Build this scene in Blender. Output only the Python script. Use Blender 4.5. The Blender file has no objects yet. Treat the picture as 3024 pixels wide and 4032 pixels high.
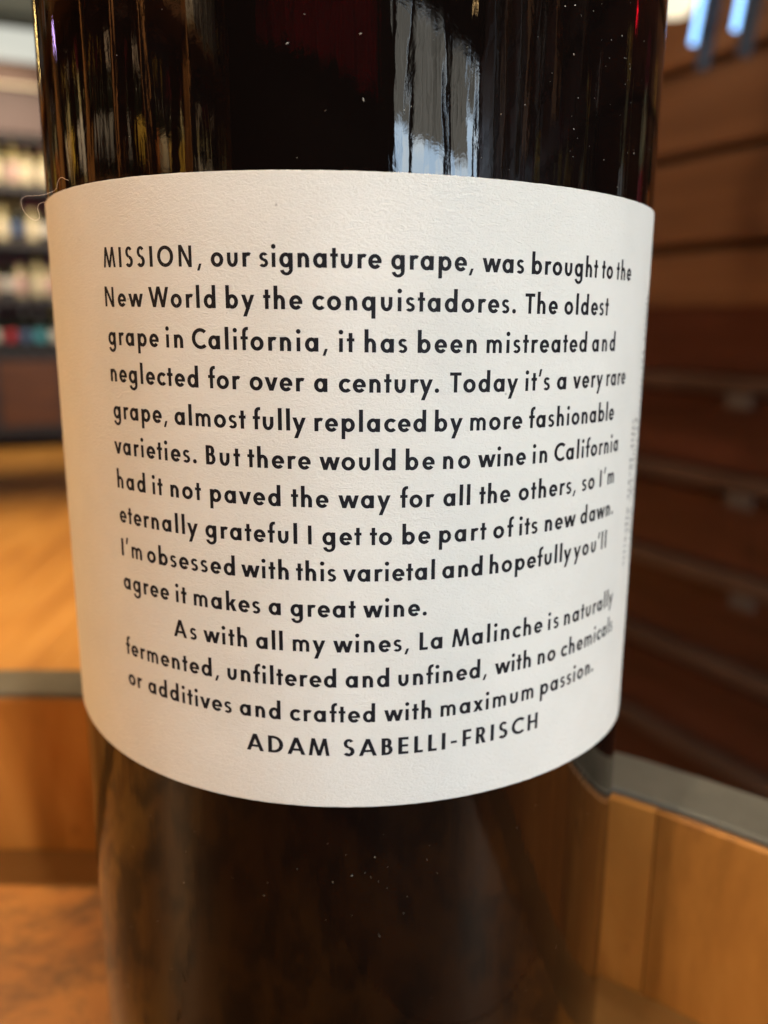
import bpy, bmesh, math, random
from mathutils import Vector, Matrix
random.seed(11)
sc = bpy.context.scene
R_ = math.radians

# ------------------------------------------------------------------ camera
cam_d = bpy.data.cameras.new('camera')
cam_d.sensor_width = 36.0
cam_d.lens = 29.969
cam_d.clip_start = 0.003
cam_d.clip_end = 60
cam = bpy.data.objects.new('camera', cam_d)
sc.collection.objects.link(cam)
cr = Vector((0.9993865, -0.0345030, 0.0060083))
cu = Vector((0.0017385, 0.2202208, 0.9754485))
cf = Vector((0.0349790, 0.9748396, -0.2201457))
cam.matrix_world = Matrix(((cr.x, cu.x, -cf.x, 0.0),
                           (cr.y, cu.y, -cf.y, -0.11532),
                           (cr.z, cu.z, -cf.z, 0.0),
                           (0, 0, 0, 1)))
cam_d.dof.use_dof = True
cam_d.dof.focus_distance = 0.0792
cam_d.dof.aperture_fstop = 18.5
sc.camera = cam

# ------------------------------------------------------------------ world, exposure
w = bpy.data.worlds.new("World")
sc.world = w
w.use_nodes = True
w.node_tree.nodes['Background'].inputs['Color'].default_value = (0.30, 0.24, 0.19, 1)
w.node_tree.nodes['Background'].inputs['Strength'].default_value = 0.05
sc.view_settings.view_transform = 'Standard'
sc.view_settings.look = 'None'
sc.view_settings.exposure = 0.0
sc.view_settings.gamma = 1.0
sc.cycles.max_bounces = 6
sc.cycles.sample_clamp_indirect = 4.0
sc.cycles.use_denoising = True

def area(name, loc, target, sx, sy, col, power, spread=180):
    d = bpy.data.lights.new(name, 'AREA')
    d.shape = 'RECTANGLE'; d.size = sx; d.size_y = sy
    d.color = col; d.energy = power; d.spread = R_(spread)
    o = bpy.data.objects.new(name, d)
    sc.collection.objects.link(o)
    o.location = loc
    o.rotation_euler = (Vector(target) - Vector(loc)).to_track_quat('-Z', 'Y').to_euler()
    return o

def spot(name, loc, target, col, power, ang=70, rad=0.05, blend=0.8):
    d = bpy.data.lights.new(name, 'SPOT')
    d.color = col; d.energy = power; d.spot_size = R_(ang); d.spot_blend = blend
    d.shadow_soft_size = rad
    o = bpy.data.objects.new(name, d)
    sc.collection.objects.link(o)
    o.location = loc
    o.rotation_euler = (Vector(target) - Vector(loc)).to_track_quat('-Z', 'Y').to_euler()
    return o

WARM = (1.0, 0.66, 0.36)
# added fill spots that brighten bottle, barrel and room (housings built further down)
FILL_SPOTS = [((-1.35, -0.35, 0.70), (-0.02, 0.0, -0.005), (1.0, 0.64, 0.33), 60, 16, .05),
         ((1.10, -0.85, 0.75), (0.0, 0.0, -0.008), (1.0, 0.92, 0.77), 42, 16, .05),
         ((-1.55, 2.7, 2.05), (-1.40, 3.2, -1.0), (1.0, 0.70, 0.38), 620, 60, .05),
         ((-0.9, 0.9, 1.5), (-0.24, 0.03, -0.11), (1.0, 0.68, 0.36), 90, 17, .04),
         ((-1.9, 5.0, 2.05), (-2.7, 7.0, -0.1), (1.0, 0.80, 0.58), 420, 80, .05),
         ((-0.25, 1.2, 2.05), (0.5, 1.7, 0.35), (1.0, 0.62, 0.34), 76, 60, .15),
         ((-0.9, -0.7, 2.05), (-1.95, -0.4, 0.35), (1.0, 0.70, 0.40), 1000, 100, .05),
         ((-0.3, -1.4, 2.05), (-0.5, -3.05, 1.1), (1.0, 0.80, 0.60), 80, 80, .05),
         ((-0.60, -0.95, 1.35), (0.235, 0.01, -0.10), (1.0, 0.82, 0.58), 400, 7.5, .10),
         ((0.45, -1.10, 1.35), (-0.215, 0.03, -0.10), (1.0, 0.80, 0.54), 290, 7.5, .10),
         ((0.42, -1.05, 1.45), (0.125, -0.01, -0.10), (1.0, 0.82, 0.58), 170, 6.0, .04),
         ((0.75, -1.35, 2.05), (1.80, -1.15, 0.45), (1.0, 0.80, 0.55), 170, 75, .05)]
for i_, (l_, t_, c_, p_, a_, r_) in enumerate(FILL_SPOTS):
    spot('added_fill_spot', (l_[0], l_[1], l_[2]), t_, c_, p_, a_, r_)

# ------------------------------------------------------------------ helpers
def tag(o, label=None, cat=None, group=None, kind=None):
    if label: o['label'] = label
    if cat: o['category'] = cat
    if group: o['group'] = group
    if kind: o['kind'] = kind
    return o

def empty(name, loc=(0, 0, 0), rz=0.0, parent=None):
    o = bpy.data.objects.new(name, None)
    o.empty_display_size = 0.02
    sc.collection.objects.link(o)
    o.location = loc; o.rotation_euler = (0, 0, rz)
    if parent: o.parent = parent
    return o

def mesh(name, verts, faces, mat=None, parent=None, smooth=False, sharp=None):
    me = bpy.data.meshes.new(name)
    me.from_pydata(verts, [], faces)
    me.update()
    if mat: me.materials.append(mat)
    if smooth:
        me.polygons.foreach_set('use_smooth', [True] * len(me.polygons))
        if sharp: me.set_sharp_from_angle(angle=R_(sharp))
    o = bpy.data.objects.new(name, me)
    sc.collection.objects.link(o)
    if parent: o.parent = parent
    return o

def box_geo(c, s, bev=0.0, V=None, F=None, rot=None):
    V = [] if V is None else V; F = [] if F is None else F
    x, y, z = s[0] / 2, s[1] / 2, s[2] / 2
    b = min(bev, x * .9, y * .9, z * .9)
    n = len(V)
    if b <= 0:
        pts = [(-x, -y, -z), (x, -y, -z), (x, y, -z), (-x, y, -z), (-x, -y, z), (x, -y, z), (x, y, z), (-x, y, z)]
        fs = [(0, 3, 2, 1), (4, 5, 6, 7), (0, 1, 5, 4), (1, 2, 6, 5), (2, 3, 7, 6), (3, 0, 4, 7)]
    else:   # bevelled vertical and top edges: an octagonal section with a chamfered top
        ring = [(-x + b, -y), (x - b, -y), (x, -y + b), (x, y - b), (x - b, y), (-x + b, y), (-x, y - b), (-x, -y + b)]
        rin = [(px * (1 - b / x), py * (1 - b / y)) for px, py in ring]
        pts = [(p[0], p[1], -z + b) for p in ring] + [(p[0], p[1], z - b) for p in ring] + \
              [(p[0], p[1], z) for p in rin] + [(p[0], p[1], -z) for p in rin]
        fs = []
        for i in range(8):
            j = (i + 1) % 8
            fs += [(i, j, 8 + j, 8 + i), (8 + i, 8 + j, 16 + j, 16 + i), (24 + i, 24 + j, j, i)]
        fs += [tuple(range(16, 24)), tuple(reversed(range(24, 32)))]
    for p in pts:
        v = Vector(p)
        if rot is not None: v = rot @ v
        V.append(tuple(v + Vector(c)))
    F += [tuple(n + i for i in f) for f in fs]
    return V, F

def box(name, c, s, mat, parent=None, bev=0.0, rz=0.0):
    V, F = box_geo((0, 0, 0), s, bev)
    o = mesh(name, V, F, mat, parent)
    o.location = c; o.rotation_euler = (0, 0, rz)
    return o

def lathe_geo(prof, n=32, a0=0.0, a1=2 * math.pi):
    full = abs(a1 - a0 - 2 * math.pi) < 1e-6
    m = n if full else n + 1
    V = []; F = []
    for r, z in prof:
        for i in range(m):
            a = a0 + (a1 - a0) * i / n
            V.append((r * math.cos(a), r * math.sin(a), z))
    for k in range(len(prof) - 1):
        for i in range(n):
            j = (i + 1) % m if full else i + 1
            F.append((k * m + i, k * m + j, (k + 1) * m + j, (k + 1) * m + i))
    return V, F

def lathe(name, prof, mat, parent=None, n=32, smooth=True, sharp=40, caps=True):
    V, F = lathe_geo(prof, n)
    if caps:
        if prof[0][0] > 1e-6: F.append(tuple(reversed(range(n))))
        if prof[-1][0] > 1e-6: F.append(tuple(range(len(V) - n, len(V))))
    return mesh(name, V, F, mat, parent, smooth, sharp)

# ------------------------------------------------------------------ materials
class N:
    def __init__(s, name):
        s.m = bpy.data.materials.new(name); s.m.use_nodes = True
        s.t = s.m.node_tree; s.b = s.t.nodes['Principled BSDF']
    def n(s, typ, **kw):
        x = s.t.nodes.new(typ)
        for k, v in kw.items():
            if k in x.inputs: x.inputs[k].default_value = v
            else: setattr(x, k, v)
        return x
    def l(s, a, b): s.t.links.new(a, b)
    def ramp(s, fac, stops):
        r = s.n('ShaderNodeValToRGB'); e = r.color_ramp.elements
        e[0].position, e[0].color = stops[0][0], (*stops[0][1], 1)
        e[1].position, e[1].color = stops[-1][0], (*stops[-1][1], 1)
        for p, c in stops[1:-1]:
            q = e.new(p); q.color = (*c, 1)
        s.l(fac, r.inputs[0]); return r.outputs[0]
    def coord(s, scale=(1, 1, 1), rot=(0, 0, 0), kind='Object'):
        tc = s.n('ShaderNodeTexCoord'); mp = s.n('ShaderNodeMapping')
        mp.inputs['Scale'].default_value = scale; mp.inputs['Rotation'].default_value = rot
        s.l(tc.outputs[kind], mp.inputs[0]); return mp.outputs[0]
    def noise(s, co, scale, detail=4, rough=0.6, dist=0.0):
        x = s.n('ShaderNodeTexNoise'); s.l(co, x.inputs['Vector'])
        x.inputs['Scale'].default_value = scale; x.inputs['Detail'].default_value = detail
        x.inputs['Roughness'].default_value = rough; x.inputs['Distortion'].default_value = dist
        return x.outputs[0]
    def bump(s, h, strength, distance, prev=None):
        b = s.n('ShaderNodeBump'); b.inputs['Strength'].default_value = strength
        b.inputs['Distance'].default_value = distance
        s.l(h, b.inputs['Height'])
        if prev is not None: s.l(prev, b.inputs['Normal'])
        s.l(b.outputs[0], s.b.inputs['Normal']); return b.outputs[0]

def plain(name, col, rough=0.5, metal=0.0, spec=0.5, emis=None, es=0.0, var=0.0, vscale=8.0):
    k = N(name)
    k.b.inputs['Base Color'].default_value = (*col, 1)
    k.b.inputs['Roughness'].default_value = rough
    k.b.inputs['Metallic'].default_value = metal
    k.b.inputs['Specular IOR Level'].default_value = spec
    if var:
        c = k.ramp(k.noise(k.coord(), vscale, 5, 0.65), [(0.3, tuple(x * (1 - var) for x in col)), (0.7, tuple(min(1, x * (1 + var)) for x in col))])
        k.l(c, k.b.inputs['Base Color'])
    if emis:
        k.b.inputs['Emission Color'].default_value = (*emis, 1)
        k.b.inputs['Emission Strength'].default_value = es
    return k.m

def wood(name, dark, mid, light, scale=(3, 30, 30), rough=0.45, rot=(0, 0, 0), bumpd=0.0004, blotch=None):
    k = N(name)
    co = k.coord(scale, rot)
    rnd = k.n('ShaderNodeObjectInfo')
    add = k.n('ShaderNodeVectorMath', operation='ADD'); mul = k.n('ShaderNodeVectorMath', operation='SCALE')
    k.l(rnd.outputs['Random'], mul.inputs['Scale']); mul.inputs[0].default_value = (37, 19, 53)
    k.l(co, add.inputs[0]); k.l(mul.outputs[0], add.inputs[1])
    f = k.noise(add.outputs[0], 1.0, 8, 0.62, 0.6)
    c = k.ramp(f, [(0.28, dark), (0.5, mid), (0.72, light)])
    if blotch:
        g = k.noise(k.coord((1, 1, 1)), blotch[0], 5, 0.7, 0.4)
        m = k.n('ShaderNodeMix', data_type='RGBA')
        mr = k.n('ShaderNodeMapRange'); k.l(g, mr.inputs[0])
        mr.inputs[1].default_value = blotch[1]; mr.inputs[2].default_value = blotch[1] + 0.12
        mr.inputs[4].default_value = 0.74
        k.l(mr.outputs[0], m.inputs[0]); k.l(c, m.inputs[6]); m.inputs[7].default_value = (*blotch[2], 1)
        c = m.outputs[2]
    k.l(c, k.b.inputs['Base Color'])
    k.b.inputs['Roughness'].default_value = rough
    if bumpd: k.bump(f, 0.6, bumpd)
    return k.m

M = {}
# label stock: felt-marked uncoated cream paper
k = N('label_paper')
co = k.coord((1, 1, 1))
fz = k.coord((1, 1, 1.9))
n1 = k.noise(fz, 1500, 6, 0.62, 1.4)
n2 = k.noise(co, 5200, 3, 0.7, 0.3)
n3 = k.noise(co, 90, 4, 0.6)
mx = k.n('ShaderNodeMath', operation='MULTIPLY_ADD'); k.l(n2, mx.inputs[0]); mx.inputs[1].default_value = 0.30; k.l(n1, mx.inputs[2])
base = k.ramp(n3, [(0.3, (0.750, 0.742, 0.690)), (0.7, (0.805, 0.797, 0.745))])
vo = k.n('ShaderNodeTexVoronoi'); k.l(co, vo.inputs['Vector']); vo.inputs['Scale'].default_value = 210
mr = k.n('ShaderNodeMapRange'); k.l(vo.outputs['Distance'], mr.inputs[0]); mr.inputs[1].default_value = 0.014; mr.inputs[2].default_value = 0.034
mr.inputs[3].default_value = 0.62; mr.inputs[4].default_value = 1.0
sp = k.n('ShaderNodeMix', data_type='RGBA', blend_type='MULTIPLY'); sp.inputs[0].default_value = 1.0
k.l(base, sp.inputs[6]); k.l(mr.outputs[0], sp.inputs[7])
k.l(sp.outputs[2], k.b.inputs['Base Color'])
k.b.inputs['Roughness'].default_value = 0.82
k.b.inputs['Specular IOR Level'].default_value = 0.25
k.bump(mx.outputs[0], 1.0, 0.00015)
M['paper'] = k.m
# ink, faintly broken by the paper tooth
k = N('printing_ink')
co = k.coord((1, 1, 1.6))
n1 = k.noise(co, 2600, 4, 0.7, 0.8)
k.l(k.ramp(n1, [(0.35, (0.005, 0.005, 0.007)), (0.75, (0.016, 0.015, 0.020))]), k.b.inputs['Base Color'])
k.b.inputs['Roughness'].default_value = 0.6
k.b.inputs['Specular IOR Level'].default_value = 0.16
k.bump(n1, 0.6, 0.00005)
M['ink'] = k.m
k = N('faded_ink')
k.l(k.ramp(k.noise(k.coord(), 2200, 4, 0.7), [(0.35, (0.10, 0.10, 0.105)), (0.7, (0.30, 0.295, 0.29))]), k.b.inputs['Base Color'])
k.b.inputs['Roughness'].default_value = 0.6
M['ink_grey'] = k.m
# dark bottle glass full of red wine: nearly black, mirror-smooth with slight drawn ripples
k = N('bottle_glass')
k.b.inputs['Base Color'].default_value = (0.0035, 0.0022, 0.0018, 1)
k.b.inputs['Roughness'].default_value = 0.018
k.b.inputs['IOR'].default_value = 1.42
r1 = k.noise(k.coord((1, 1, 0.09)), 300, 3, 0.6, 0.3)
r2 = k.noise(k.coord((1, 1, 0.7)), 700, 3, 0.6, 0.8)
mx = k.n('ShaderNodeMath', operation='MULTIPLY_ADD'); k.l(r2, mx.inputs[0]); mx.inputs[1].default_value = 0.10; k.l(r1, mx.inputs[2])
k.bump(mx.outputs[0], 0.55, 0.00009)
M['glass'] = k.m
M['dust'] = plain('dust_flecks', (0.62, 0.58, 0.50), 0.8)
M['lint'] = plain('pale_fibre', (0.80, 0.62, 0.50), 0.6)
# table
M['ring_wood'] = wood('oak_rim', (0.30, 0.115, 0.020), (0.52, 0.215, 0.042), (0.68, 0.32, 0.078), (55, 55, 14), 0.45,
                      blotch=(70, 0.58, (0.24, 0.085, 0.018)))
M['head_edge'] = wood('darker_head_edge', (0.14, 0.066, 0.020), (0.20, 0.10, 0.030), (0.26, 0.13, 0.042), (22, 22, 22), 0.4)  # darker tone for the sloping outer edge of the head
M['head_wood'] = wood('oak_head', (0.28, 0.095, 0.014), (0.44, 0.18, 0.030), (0.58, 0.27, 0.055), (30, 5, 10), 0.42,
                      blotch=(38, 0.46, (0.10, 0.045, 0.012)))
M['steel'] = plain('dull_galvanised_steel', (0.17, 0.165, 0.14), 0.6, 0.3, var=0.25, vscale=60)
M['stave'] = wood('barrel_stave', (0.12, 0.05, 0.015), (0.20, 0.09, 0.03), (0.28, 0.13, 0.045), (30, 30, 3), 0.6)
# room
M['floor'] = wood('varnished_floor', (0.36, 0.155, 0.030), (0.52, 0.250, 0.055), (0.66, 0.36, 0.10), (9, 1.1, 5), 0.34, bumpd=0.0)
M['rack'] = wood('dark_red_rack_wood', (0.045, 0.016, 0.009), (0.08, 0.027, 0.015), (0.12, 0.042, 0.024), (2, 2, 24), 0.4)
M['rack_lit'] = wood('lit_upper_plank', (0.12, 0.062, 0.030), (0.20, 0.105, 0.050), (0.30, 0.16, 0.075), (1.2, 1.2, 14), 0.45)  # upper planks coloured lighter, as if under warm light from above
M['rack_lip'] = wood('lighter_shelf_edge', (0.055, 0.033, 0.024), (0.085, 0.054, 0.040), (0.12, 0.08, 0.060), (6, 6, 30), 0.4)  # ledges a lighter, greyer brown than the boards
M['orange_wood'] = wood('orange_pine', (0.26, 0.11, 0.03), (0.40, 0.18, 0.05), (0.5, 0.24, 0.08), (20, 20, 3), 0.5)
M['mauve'] = plain('mauve_painted_board', (0.060, 0.032, 0.028), 0.6, var=0.15)
M['dark_unit'] = plain('charcoal_shelf_board', (0.030, 0.026, 0.028), 0.5, var=0.2)
M['plinth'] = wood('brown_cupboard', (0.07, 0.024, 0.008), (0.11, 0.038, 0.012), (0.15, 0.055, 0.016), (3, 3, 12), 0.5)
M['wall'] = plain('dark_plaster', (0.035, 0.030, 0.028), 0.8, var=0.25, vscale=2)
M['sidewall'] = plain('grey_side_wall', (0.20, 0.19, 0.19), 0.8, var=0.3, vscale=1.5)
M['tagc'] = plain('grey_card', (0.10, 0.095, 0.085), 0.6)
M['ceil'] = plain('grey_olive_ceiling', (0.32, 0.30, 0.235), 0.85, var=0.12, vscale=3)
M['frame'] = plain('black_window_frame', (0.012, 0.010, 0.010), 0.4)
k = N('self_lit_roller_blind')
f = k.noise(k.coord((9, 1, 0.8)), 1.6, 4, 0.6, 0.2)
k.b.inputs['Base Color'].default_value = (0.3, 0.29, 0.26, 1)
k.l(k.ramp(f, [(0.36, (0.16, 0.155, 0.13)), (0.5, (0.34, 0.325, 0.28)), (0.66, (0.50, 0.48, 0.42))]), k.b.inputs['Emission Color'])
k.b.inputs['Emission Strength'].default_value = 7.0  # daylight coming through the blind, put in as its own glow
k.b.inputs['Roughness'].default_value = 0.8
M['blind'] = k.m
M['red'] = plain('dark_red_velvet', (0.55, 0.005, 0.03), 0.9, var=0.3, vscale=5)
M['black'] = plain('black_metal', (0.012, 0.012, 0.013), 0.4, 0.3)
k = N('daylit_street')
f = k.noise(k.coord((1, 1, 0.5)), 3.2, 5, 0.65, 0.4)
k.b.inputs['Base Color'].default_value = (0, 0, 0, 1)
k.l(k.ramp(f, [(0.34, (0.26, 0.32, 0.40)), (0.47, (0.56, 0.77, 1.0)), (0.62, (0.82, 0.93, 1.0))]), k.b.inputs['Emission Color'])
k.b.inputs['Emission Strength'].default_value = 18.5
M['day'] = k.m
def glow(name, col, s): return plain(name, (0.02, 0.02, 0.02), 0.5, emis=col, es=s)
M['bulb'] = glow('warm_bulb', (1.0, 0.62, 0.25), 25)
M['lightbox'] = glow('pale_light_box', (0.74, 0.74, 0.64), 0.9)
M['tube'] = glow('cool_tube', (0.26, 0.55, 1.0), 3.4)
M['tube_cream'] = glow('cream_lamp', (1.0, 0.88, 0.62), 1.3)
M['neon'] = glow('red_neon', (1.0, 0.003, 0.02), 12)
M['violet'] = glow('violet_led', (0.72, 0.45, 1.0), 30)
M['amber'] = glow('amber_led', (1.0, 0.66, 0.22), 24)
M['dglass'] = plain('far_green_glass', (0.010, 0.014, 0.008), 0.08)
M['pglass'] = plain('far_pale_glass', (0.42, 0.38, 0.20), 0.12)
for nm, c_ in dict(cream=(0.80, 0.72, 0.52), white=(0.72, 0.70, 0.64), yellow=(0.75, 0.50, 0.06), cyan=(0.10, 0.42, 0.52),
                   red=(0.50, 0.05, 0.07), orange=(0.62, 0.22, 0.04), grey=(0.30, 0.30, 0.29), blue=(0.10, 0.16, 0.30),
                   gold=(0.70, 0.48, 0.14), pink=(0.70, 0.48, 0.44)).items():
    M['l_' + nm] = plain(nm + '_wine_label', c_, 0.55)
M['foil'] = plain('pale_foil', (0.66, 0.58, 0.50), 0.45, 0.1)
M['foil_gold'] = plain('gold_foil', (0.75, 0.50, 0.12), 0.3, 0.9)
M['foil_red'] = plain('dark_red_foil', (0.16, 0.01, 0.02), 0.35, 0.5)
TEXT = [
 ((0.1729, -0.4271, 4.4076), [('MISSION,', -0.7204, -0.3828), ('our', -0.3564, -0.251), ('signature', -0.2298, 0.0662), ('grape,', 0.0896, 0.2979), ('was', 0.3218, 0.4426), ('brought', 0.4664, 0.7173), ('to', 0.7371, 0.7961), ('the', 0.8178, 0.9181)]),
 ((0.1046, -0.3805, 0.7791), [('New', -0.7245, -0.5721), ('World', -0.5514, -0.3471), ('by', -0.3197, -0.2438), ('the', -0.2219, -0.1249), ('conquistadores.', -0.1001, 0.4223), ('The', 0.4503, 0.5599), ('oldest', 0.585, 0.784)]),
 ((0.1284, -0.3275, -2.8937), [('grape', -0.7207, -0.5248), ('in', -0.4996, -0.4461), ('California,', -0.4195, -0.0638), ('it', -0.036, 0.001), ('has', 0.0259, 0.1316), ('been', 0.1572, 0.3127), ('mistreated', 0.3401, 0.686), ('and', 0.7106, 0.8365)]),
 ((0.1249, -0.3339, -6.5051), [('neglected', -0.721, -0.4051), ('for', -0.3764, -0.2877), ('over', -0.2625, -0.1224), ('a', -0.0986, -0.0652), ('century.', -0.0374, 0.2141), ('Today', 0.2423, 0.4383), ('it’s', 0.4619, 0.5457), ('a', 0.5714, 0.6075), ('very', 0.6345, 0.7766), ('rare', 0.7974, 0.9283)]),
 ((-0.0297, -0.3141, -10.1091), [('grape,', -0.7189, -0.509), ('almost', -0.4847, -0.276), ('fully', -0.2569, -0.1198), ('replaced', -0.0986, 0.182), ('by', 0.2048, 0.2797), ('more', 0.3007, 0.4562), ('fashionable', 0.4784, 0.8582)]),
 ((-0.0204, -0.2669, -13.7045), [('varieties.', -0.7247, -0.4205), ('But', -0.392, -0.2944), ('there', -0.2743, -0.1097), ('would', -0.0873, 0.1047), ('be', 0.1304, 0.2058), ('no', 0.2287, 0.3039), ('wine', 0.3257, 0.4731), ('in', 0.4971, 0.5487), ('California', 0.5749, 0.9041)]),
 ((0.0508, -0.2539, -17.3131), [('had', -0.7216, -0.6009), ('it', -0.5739, -0.5373), ('not', -0.5104, -0.4114), ('paved', -0.3844, -0.1884), ('the', -0.1612, -0.0656), ('way', -0.04, 0.0929), ('for', 0.1173, 0.2067), ('all', 0.2316, 0.3062), ('the', 0.3326, 0.427), ('others,', 0.4547, 0.6722), ('so', 0.7007, 0.7658), ('I’m', 0.7949, 0.8892)]),
 ((0.0223, -0.2278, -20.9148), [('eternally', -0.7209, -0.4256), ('grateful', -0.4029, -0.1472), ('I', -0.1186, -0.11), ('get', -0.0815, 0.0185), ('to', 0.0399, 0.0975), ('be', 0.1241, 0.198), ('part', 0.2223, 0.3568), ('of', 0.378, 0.4414), ('its', 0.4617, 0.5259), ('new', 0.5522, 0.6795), ('dawn.', 0.703, 0.8976)]),
 ((0.0308, -0.2169, -24.5324), [('I’m', -0.7217, -0.6311), ('obsessed', -0.6103, -0.3188), ('with', -0.3009, -0.1706), ('this', -0.1518, -0.0466), ('varietal', -0.0291, 0.2122), ('and', 0.2329, 0.3492), ('hopefully', 0.3705, 0.6688), ('you’ll', 0.68, 0.8626)]),
 ((0.0642, -0.2139, -28.1789), [('agree', -0.722, -0.5343), ('it', -0.5096, -0.4729), ('makes', -0.4494, -0.2503), ('a', -0.2275, -0.194), ('great', -0.1681, 0.0034), ('wine.', 0.0227, 0.1925)]),
 ((-0.2462, -0.1075, -31.772), [('As', -0.523, -0.4444), ('with', -0.4227, -0.2907), ('all', -0.2655, -0.1911), ('my', -0.1637, -0.0763), ('wines,', -0.0559, 0.1455), ('La', 0.174, 0.238), ('Malinche', 0.2653, 0.5618), ('is', 0.5846, 0.6293), ('naturally', 0.6525, 0.9499)]),
 ((-0.0969, -0.0769, -35.4624), [('fermented,', -0.7304, -0.3787), ('unfiltered', -0.3523, -0.0484), ('and', -0.0239, 0.0931), ('unfined,', 0.1173, 0.3733), ('with', 0.3988, 0.5242), ('no', 0.5498, 0.6225), ('chemicals', 0.6466, 0.9624)]),
 ((0.257, -0.1075, -39.1873), [('or', -0.7283, -0.6638), ('additives', -0.6369, -0.3429), ('and', -0.3189, -0.201), ('crafted', -0.1753, 0.0556), ('with', 0.0798, 0.2107), ('maximum', 0.237, 0.5393), ('passion.', 0.5656, 0.8285)]),
 ((0.0, -0.0117, -42.8621), [('ADAM', -0.3013, -0.068), ('SABELLI-FRISCH', -0.0314, 0.5608)])]

# ------------------------------------------------------------------ lettering: a geometric sans drawn stroke by stroke
# unit = ascender height; every stroke is a list of 2-D quads
XH = 0.60; V_ = 0.182; H_ = 0.158; CH = 0.905
def rc(x0, y0, x1, y1): return [[(x0, y0), (x1, y0), (x1, y1), (x0, y1)]]
def dg(xb, yb, xt, yt, wd=0.188): return [[(xb, yb), (xb + wd, yb), (xt + wd, yt), (xt, yt)]]
def ar(cx, cy, rx, ry, a0, a1, wv=V_, wh=H_):
    n = max(4, int(abs(a1 - a0) / 15)); q = []
    p = []
    for i in range(n + 1):
        a = math.radians(a0 + (a1 - a0) * i / n); c, s = math.cos(a), math.sin(a)
        p.append(((cx + rx * c, cy + ry * s), (cx + (rx - wv) * c, cy + (ry - wh) * s)))
    for i in range(n):
        f = [p[i][0], p[i + 1][0], p[i + 1][1], p[i][1]]
        q.append(f if a1 > a0 else f[::-1])
    return q
def dt(cx, cy, r):
    return [[(cx + r * math.cos(math.pi * i / 6), cy + r * math.sin(math.pi * i / 6)) for i in range(12)]]
S_, O_, D_ = 0.085, 0.045, -0.005       # side bearings: straight, round, diagonal
G = {}
def g(ch, wd, l, r, *st): G[ch] = (wd, l, r, [q for s in st for q in s])
g('o', .62, O_, O_, ar(.31, .30, .31, .315, 0, 360))
g('a', .60, O_, S_, ar(.29, .30, .29, .315, 0, 360), rc(.42, 0, .60, XH))
g('b', .60, S_, O_, ar(.31, .30, .29, .315, 0, 360), rc(0, 0, .178, 1))
g('d', .60, O_, S_, ar(.29, .30, .29, .315, 0, 360), rc(.42, 0, .60, 1))
g('p', .60, S_, O_, ar(.31, .30, .29, .315, 0, 360), rc(0, -.335, .165, XH))
g('q', .60, O_, S_, ar(.29, .30, .29, .315, 0, 360), rc(.42, -.335, .60, XH))
g('g', .60, O_, S_, ar(.29, .30, .29, .315, 0, 360), rc(.42, -.07, .60, XH), ar(.31, -.07, .29, .275, 0, -168, .165, .135))
g('c', .50, O_, .03, ar(.31, .30, .31, .315, 42, 318))
g('e', .575, O_, .035, ar(.295, .30, .295, .315, -2, 322), rc(.13, .235, .58, .345))
g('f', .35, .02, .0, rc(.085, 0, .25, .80), ar(.30, .79, .215, .225, 88, 180, .18, .155), rc(.29, .875, .37, 1.015), rc(0, .465, .35, XH))
g('h', .51, S_, S_, rc(0, 0, .178, 1), rc(.33, 0, .51, .33), ar(.255, .325, .255, .29, 0, 180, .18, .155))
g('n', .51, S_, S_, rc(0, 0, .18, XH), rc(.33, 0, .51, .33), ar(.255, .325, .255, .29, 0, 180, .18, .155))
g('m', .80, S_, S_, rc(0, 0, .16, XH), rc(.32, 0, .48, .36), rc(.64, 0, .80, .36), ar(.24, .355, .24, .26, 0, 180, .16, .14), ar(.56, .355, .24, .26, 0, 180, .16, .14))
g('r', .38, S_, .0, rc(0, 0, .18, XH), ar(.27, .325, .26, .29, 60, 170, .16, .155))
g('u', .51, S_, S_, rc(0, .27, .165, XH), rc(.345, .27, .51, XH), ar(.255, .275, .255, .29, 180, 360, .18, .155))
g('i', .17, S_, S_, rc(0, 0, .168, XH), dt(.084, .86, .105))
g('l', .17, S_, S_, rc(0, 0, .182, 1))
g('k', .55, S_, .0, rc(0, 0, .178, 1), dg(.09, .26, .335, XH, .20), dg(.35, 0, .17, .40, .205))
g('s', .42, .035, .035, ar(.215, .435, .20, .18, 28, 272, .15, .125), ar(.20, .175, .215, .19, 92, -148, .15, .13))
g('t', .33, .02, .01, rc(.085, 0, .25, .83), rc(0, .465, .335, XH))
g('v', .60, D_, D_, dg(.215, 0, 0, XH), dg(.215, 0, .425, XH))
g('w', .92, D_, D_, dg(.18, 0, 0, XH, .182), dg(.18, 0, .375, XH, .182), dg(.575, 0, .375, XH, .182), dg(.575, 0, .755, XH, .182))
g('x', .55, .01, .01, dg(.365, 0, 0, XH, .19), dg(0, 0, .36, XH, .19))
g('y', .62, D_, D_, dg(.215, 0, 0, XH), dg(.07, -.335, .44, XH, .178))
g('.', .20, .055, .05, dt(.10, .095, .105))
g(',', .23, .02, .04, dg(0, -.17, .11, .13, .125))
g('’', .21, .015, .015, dg(0, .66, .08, 1.0, .13))
g('-', .30, .06, .06, rc(0, .27, .30, .40))
g('A', .80, .0, .0, dg(0, 0, .32, CH, .182), dg(.635, 0, .315, CH, .182), rc(.18, .20, .62, .325))
g('B', .50, S_, O_, rc(0, 0, .182, CH), rc(.1, CH - .135, .25, CH), rc(.1, .415, .27, .545), rc(.1, 0, .26, .135), ar(.245, .665, .215, .24, -90, 90, V_, .135), ar(.245, .272, .265, .272, -90, 90, V_, .135))
g('C', .72, O_, .02, ar(.46, .452, .46, .468, 48, 312))
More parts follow.
